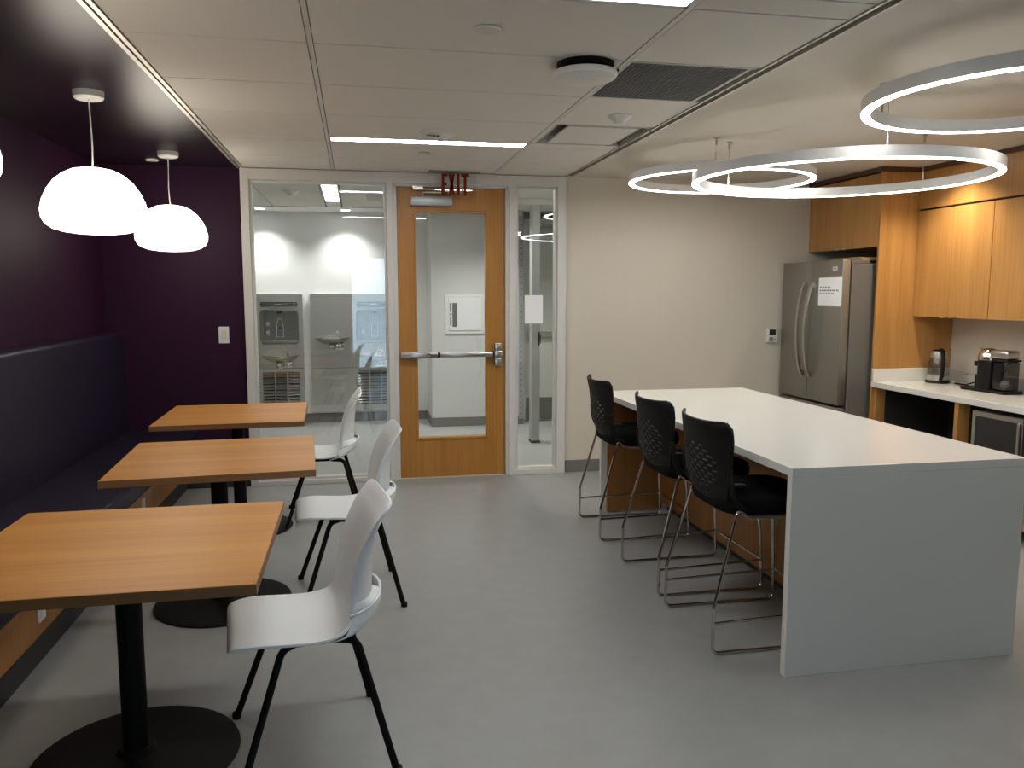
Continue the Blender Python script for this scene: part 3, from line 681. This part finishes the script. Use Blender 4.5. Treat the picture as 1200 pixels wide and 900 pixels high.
obj('spout', MB().box(-.025, .025, .085, .125, .165, .20, .008, 2), M_blackp, cm)
tk = obj('water_tank', MB().box(-.056, .056, -.175, -.060, .020, .212, .014, 3), M_tank, cm)
obj('tank_lid', MB().box(-.060, .060, -.180, -.055, .213, .224, .004, 1), M_blackp, tk)
obj('tank_float', MB().lathe([(0, -.03), (.022, -.018), (.03, 0), (.022, .018), (0, .03)], (0, -.115, .062), 20), M_paper, tk)
tag(obj('power_cord', MB().tube([(3.97, -1.22, .816), (3.98, -1.30, .816), (4.02, -1.52, .90), (4.03, -1.56, .905), (4.00, -1.62, .95)], .0045, 8, .02).tube([(4.03, -1.55, .905), (4.02, -1.58, .85), (4.00, -1.60, .817)], .0045, 8, .01).tube([(3.97, -1.2, .816), (3.95, -1.35, .816), (3.97, -1.5, .816), (3.95, -1.58, .816)], .0045, 8, .03), M_black), 'black power cords lying on the counter between kettle and coffee machine', 'cord')

# ------------------------------------------------------------------ the hall beyond the glass
YH = 3.02; HH = 2.36
struct('floor', MB().box(-3.0, 4.4, .02, YH+.1, -.08, 0), M_hallfloor, smooth=False)
struct('wall_hall', MB().box(-3.0, 4.4, YH, YH+.1, 0, 2.7), M_white, smooth=False)
struct('wall_hall_left', MB().box(-3.1, -3.0, .12, YH, 0, 2.7), M_white, smooth=False)
struct('wall_hall_right', MB().box(4.4, 4.5, .12, YH, 0, 2.7), M_white, smooth=False)
struct('wall_hall_front', MB().box(-3.0, -1.13, .121, .14, 0, 2.7).box(1.333, 4.4, .121, .14, 0, 2.7), M_white, smooth=False)
hbox = struct('wall_hall_center', MB().box(.485, 1.50, 2.44, YH, 0, 2.7), mat('hall_grey_paint', (.60, .60, .575), .6), smooth=False)
struct('ceiling', MB().box(-3.0, 4.4, .08, 2.42, HH+.018, HH+.08), M_plenum, smooth=False)
struct('ceiling', MB().box(-3.0, 4.4, 2.45, YH, HH, HH+.08), M_white, smooth=False)
struct('trim_10', MB().box(-3.0, 4.4, 2.42, 2.45, HH-.002, HH+.08), M_reveal, smooth=False)
hx = [-3.0, -2.36, -1.14, -.60, -.44, .62, 1.84, 3.06, 4.4]; hy = [.09, .68, 1.29, 1.90, 2.42]
hc = struct('ceiling', MB().box(-3.0, 4.4, .08, .10, HH, HH+.02), M_grid, smooth=False)
for i in range(len(hx)-1):
    for j in range(len(hy)-1):
        if i == 3 and j == 2 or i == 3 and j == 1: continue
        obj('ceiling_tile', MB().box(hx[i]+.008, hx[i+1]-.008, hy[j]+.003, hy[j+1]-.003, HH, HH+.016), M_tile, hc, smooth=False)
hl = thing('hall_strip_light', 'lit linear ceiling light seen in the hall through the big window', 'light', (-.52, 1.29, HH))
obj('housing', MB().box(-.078, -.062, -.60, .60, -.001, .03).box(.062, .078, -.60, .60, -.001, .03).box(-.078, .078, -.60, .60, .026, .03), M_grid, hl, smooth=False)
obj('diffuser', MB().box(-.062, .062, -.60, .60, .004, .010), E_hall, hl, smooth=False)
hall_fill = thing('hall_strip_light', 'added linear hall fill light, unseen above the wooden door head', 'light', (1.2, .40, HH))  # added lamp out of view, brightens the hall
obj('diffuser', MB().box(-.60, .60, -.062, .062, -.004, .0), E_hall, hall_fill, smooth=False)
tag(obj('smoke_detector', MB().lathe([(0, -.05), (.025, -.048), (.04, -.03), (.066, -.012), (.07, .001)], (-.85, 1.07, HH), 28), M_plate), 'white smoke detector on the hall ceiling seen through the big window', 'detector')
downlight('lit recessed downlight over the left bottle filler in the hall', -1.30, 2.74, HH, (R(3), 0, 0), P_HALL, (1, .99, .96), 112, .03)
downlight('lit recessed downlight over the middle drinking fountain in the hall', -.41, 2.73, HH, (R(3), 0, 0), P_HALL, (1, .99, .96), 112, .03)
downlight('added hall fill downlight, unseen behind the wooden door', 1.0, 1.6, HH, (0, 0, 0), P_HALL_FILL, (1, .99, .96), 130, .05)  # added unseen lamp, lifts the hall's ambient light
downlight('added hall fill downlight, unseen to the right of the narrow side window', 2.6, 1.6, HH, (0, 0, 0), P_HALL_FILL*.4, (1, .99, .96), 130, .05)  # second added lamp out of view, weaker, for the same hall fill
struct('baseboard_hall', MB().box(-3.0, .485, YH-.012, YH, 0, .10).box(.473, .485, 2.44, YH, 0, .10).box(.473, 1.50, 2.428, 2.44, 0, .10), M_gbase, smooth=False)

M_basin = mat('basin_steel', (.40, .385, .35), .22, metal=1)
M_niche = mat('niche_steel', (.20, .195, .18), .4, metal=.7)
def fountain(label, x0, x1, filler, z0=.13, z1=1.455):
    t = thing('drinking_fountain', label, 'fountain', (0, 0, 0)); YH = 3.018; yf = YH-.055; xc = (x0+x1)/2
    if filler:
        nx0, nx1, nz0, nz1 = xc-.20, xc+.20, .915, 1.275
        body = MB().box(x0, nx0, yf, YH, .625, z1).box(nx1, x1, yf, YH, .625, z1).box(nx0, nx1, yf, YH, nz1, z1).box(nx0, nx1, yf, YH, .625, nz0)
        obj('steel_panel', body, M_steel, t, smooth=False)
        nb = obj('filler_niche', MB().box(nx0, nx1, YH-.008, YH, nz0, nz1).prism([(nx0, nz1), (nx0+.03, nz1-.10), (nx0+.02, nz0), (nx0, nz0)], 1, yf-.001, YH-.008).prism([(nx1, nz1), (nx1-.03, nz1-.10), (nx1-.02, nz0), (nx1, nz0)], 1, yf-.001, YH-.008), M_niche, t, smooth=False)
        obj('niche_rim', MB().tube([(nx0, yf-.004, nz0), (nx0, yf-.004, nz1), (nx1, yf-.004, nz1), (nx1, yf-.004, nz0)], .009, 8, .05, closed=True).box(nx0+.01, nx1-.01, yf-.03, yf, nz0-.015, nz0+.022, .008, 2), M_niche, nb)
        obj('filler_nozzle', MB().box(xc-.03, xc+.03, yf-.012, yf+.03, nz1-.035, nz1-.008, .004, 1), M_dark, nb)
        M_ic = MATS.get('icon_white') or mat('icon_white', (.62, .68, .72), .5)
        yb = YH-.0095; z = nz0
        obj('bottle_icon', MB().tube([(xc-.035, yb, z+.06), (xc-.035, yb, z+.20), (xc-.022, yb, z+.235), (xc-.022, yb, z+.265), (xc+.022, yb, z+.265), (xc+.022, yb, z+.235), (xc+.035, yb, z+.20), (xc+.035, yb, z+.06)], .0032, 6, 0, closed=True), M_ic, nb, label='outline drawing of a bottle')
        obj('sensor_eye', MB().lathe([(0, -.004), (.010, -.004), (.012, 0)], (xc, yb, z+.165), 14, axis=1), M_dark, nb)
        obj('instruction_icons', MB().box(xc-.150, xc-.115, yb-.001, yb, z+.185, z+.19).box(xc-.118, xc-.114, yb-.001, yb, z+.185, z+.24).box(xc-.145, xc-.122, yb-.001, yb, z+.20, z+.225).box(xc-.145, xc-.115, yb-.001, yb, z+.09, z+.095).box(xc-.118, xc-.114, yb-.001, yb, z+.09, z+.15).box(xc-.145, xc-.125, yb-.001, yb, z+.105, z+.13), M_ic, nb, smooth=False)
        obj('side_slot', MB().box(xc+.095, xc+.165, yb-.004, yb, z+.150, z+.158), M_dark, nb, smooth=False)
        db = obj('display_bar', MB().box(xc-.20, xc+.20, yf-.008, yf+.001, 1.310, 1.368, .02, 3), M_niche, t)
        obj('display_marks', MB().box(xc-.045, xc+.03, yf-.0095, yf-.008, 1.336, 1.346), M_ic, db, smooth=False)
        obj('display_window', MB().box(xc+.09, xc+.15, yf-.0095, yf-.008, 1.334, 1.346).box(xc-.16, xc-.15, yf-.0095, yf-.008, 1.334, 1.346), M_dark, db, smooth=False)
        zb = .770
        lower = obj('louvre_panel', MB().box(x0, x1, yf+.006, YH, z0, .20).box(x0, x1, yf+.006, YH, .588, .618).box(x0, xc-.20, yf+.006, YH, .20, .588).box(xc+.20, x1, yf+.006, YH, .20, .588).box(xc-.072, xc-.060, yf+.006, YH, .20, .588).box(xc+.060, xc+.072, yf+.006, YH, .20, .588), M_steel, t, smooth=False)
        lm = MB()
        for k in range(11):
            z = .214+k*.035; lm.prism([(yf+.008, z), (yf+.012, z-.002), (yf+.034, z+.020), (yf+.030, z+.022)], 0, xc-.20, xc+.20)
        # eleven slats to a panel, joined: each is under three pixels tall in the photo
        sl_ = obj('louvre_slats', lm, M_steel, lower, smooth=False)
        obj('louvre_back', MB().box(xc-.20, xc+.20, YH-.012, YH, .20, .588), M_dark, lower, smooth=False)
        bx = xc
    else:
        obj('steel_panel', MB().box(x0, x1, yf, YH, .625, z1), M_steel, t, smooth=False)
        obj('lower_panel', MB().box(x0, x1, yf+.002, YH, z0-.01, .621), M_steel, t, smooth=False)
        zb = .965; bx = xc
    # basin: a shallow oval bowl standing out from the panel
    def bas(u, v):
        a = PI*u; k, z = interp([(0, 0.15, -.075), (.3, .55, -.062), (.6, .88, -.030), (.85, 1.0, -.004), (1, 1.0, .008)], v)
        return (bx-.19*k*math.cos(a), yf-.26*k*math.sin(a), zb+z)
    bs = obj('basin', MB().grid(bas, 24, 10), M_basin, t, ang=60); solid(bs, .006)
    def bin_(u, v): a = PI*u; return (bx-.186*v*math.cos(a), yf-.256*v*math.sin(a), zb-.02+.024*v*v)
    obj('bowl_inside', MB().grid(bin_, 24, 6), M_basin, bs, ang=60)
    obj('bubbler', MB().tube([(bx+.085, yf-.06, zb), (bx+.085, yf-.07, zb+.035), (bx+.055, yf-.09, zb+.080)], .012, 10, .02), M_chrome, bs)
    obj('push_button', MB().lathe([(0, -.045), (.026, -.040), (.040, -.018), (.042, 0), (.042, .03), (0, .03)], (bx, yf-.13, zb-.095), 24, axis=1).box(bx+.02, bx+.13, yf-.10, yf, zb-.13, zb-.06, .01, 2), M_chrome, bs)
fountain('steel bottle filler and fountain at the left, behind the far table', -1.409, -.905, True)
fountain('plain steel drinking fountain without bottle filler, in the middle', -.822, -.348, False)
fountain('steel bottle filler and fountain at the right, cut by the window frame', -.346, .120, True)

# extinguisher cabinet on the hall wall
ec = thing('extinguisher_cabinet', 'white recessed wall cabinet with narrow window seen through the door glass', 'cabinet', (.845, 2.44, 1.235))
obj('frame', MB().box(-.215, .215, -.018, .0, -.212, .212, .004, 1), M_plate, ec)
cdoor = obj('door', MB().box(-.175, .18, -.026, -.018, -.175, .175, .003, 1), mat('cabinet_white', (.74, .75, .74), .4), ec)
obj('window', MB().box(-.135, -.083, -.028, -.0255, -.135, .125), mat('window_dark', (.13, .13, .12), .3), cdoor, smooth=False)
obj('latch', MB().box(-.160, -.150, -.030, -.0255, .03, .125).box(-.160, -.150, -.030, -.0255, -.12, -.03).lathe([(0, -.034), (.008, -.034), (.008, -.025)], (-.155, 0, .0), 12, axis=1), M_dark, cdoor)

# hall door, post and header seen in the side light
d2h = struct('door_2', MB().box(1.56, 2.46, 2.62, 2.665, .012, 2.24), mat('hall_door_paint', (.50, .50, .45), .5), smooth=False)
obj('kick_plate', MB().box(1.575, 2.445, 2.613, 2.62, .02, .275, .001, 1), mat('kick_plate_bronze', (.13, .125, .10), .4, metal=.4), d2h)
obj('push_rail', MB().box(1.60, 2.40, 2.575, 2.62, .97, 1.03, .006, 1), M_nickel, d2h)
struct('trim_11', MB().box(1.50, 1.56, 2.60, 2.70, 0, 2.27).box(1.50, 2.53, 2.60, 2.70, 2.24, 2.27).box(2.46, 2.53, 2.60, 2.70, 0, 2.24), M_frame, smooth=False)
struct('wall_hall_door', MB().box(1.50, 4.4, 2.66, 2.72, 2.27, 2.7).box(2.53, 4.4, 2.66, 2.72, 0, 2.27), M_white, smooth=False)
struct('trim_12', MB().box(1.50, 2.55, 2.585, 2.60, 2.29, HH-.002), M_dark, smooth=False)
obj('door_closer', MB().box(1.68, 2.0, 2.57, 2.62, 2.12, 2.20, .004, 1), M_grey, d2h)
post = struct('trim_13', MB().box(1.352, 1.432, 1.30, 1.42, .02, HH-.001, .004, 1), mat('post_paint', (.36, .37, .35), .4))
obj('post_foot', MB().box(1.348, 1.436, 1.296, 1.424, 0, .022), M_dark, post, smooth=False)
obj('strike_plate', MB().box(1.412, 1.428, 1.297, 1.301, .96, 1.09).box(1.43, 1.445, 1.32, 1.36, .98, 1.07), M_black, post, smooth=False)
struct('trim_14', MB().box(-.2, 3.2, 1.28, 1.44, HH-.055, HH-.0005), M_frame, smooth=False)
rail = struct('trim_15', MB().box(1.452, 1.50, 2.415, 2.44, .06, 2.30, .002, 1), mat('rail_grey', (.30, .31, .31), .5))
sm = MB()
for k in range(34): sm.box(1.466, 1.478, 2.4135, 2.4155, .12+k*.063, .135+k*.063)
o = obj('rail_slots', sm, M_dark, rail, smooth=False)
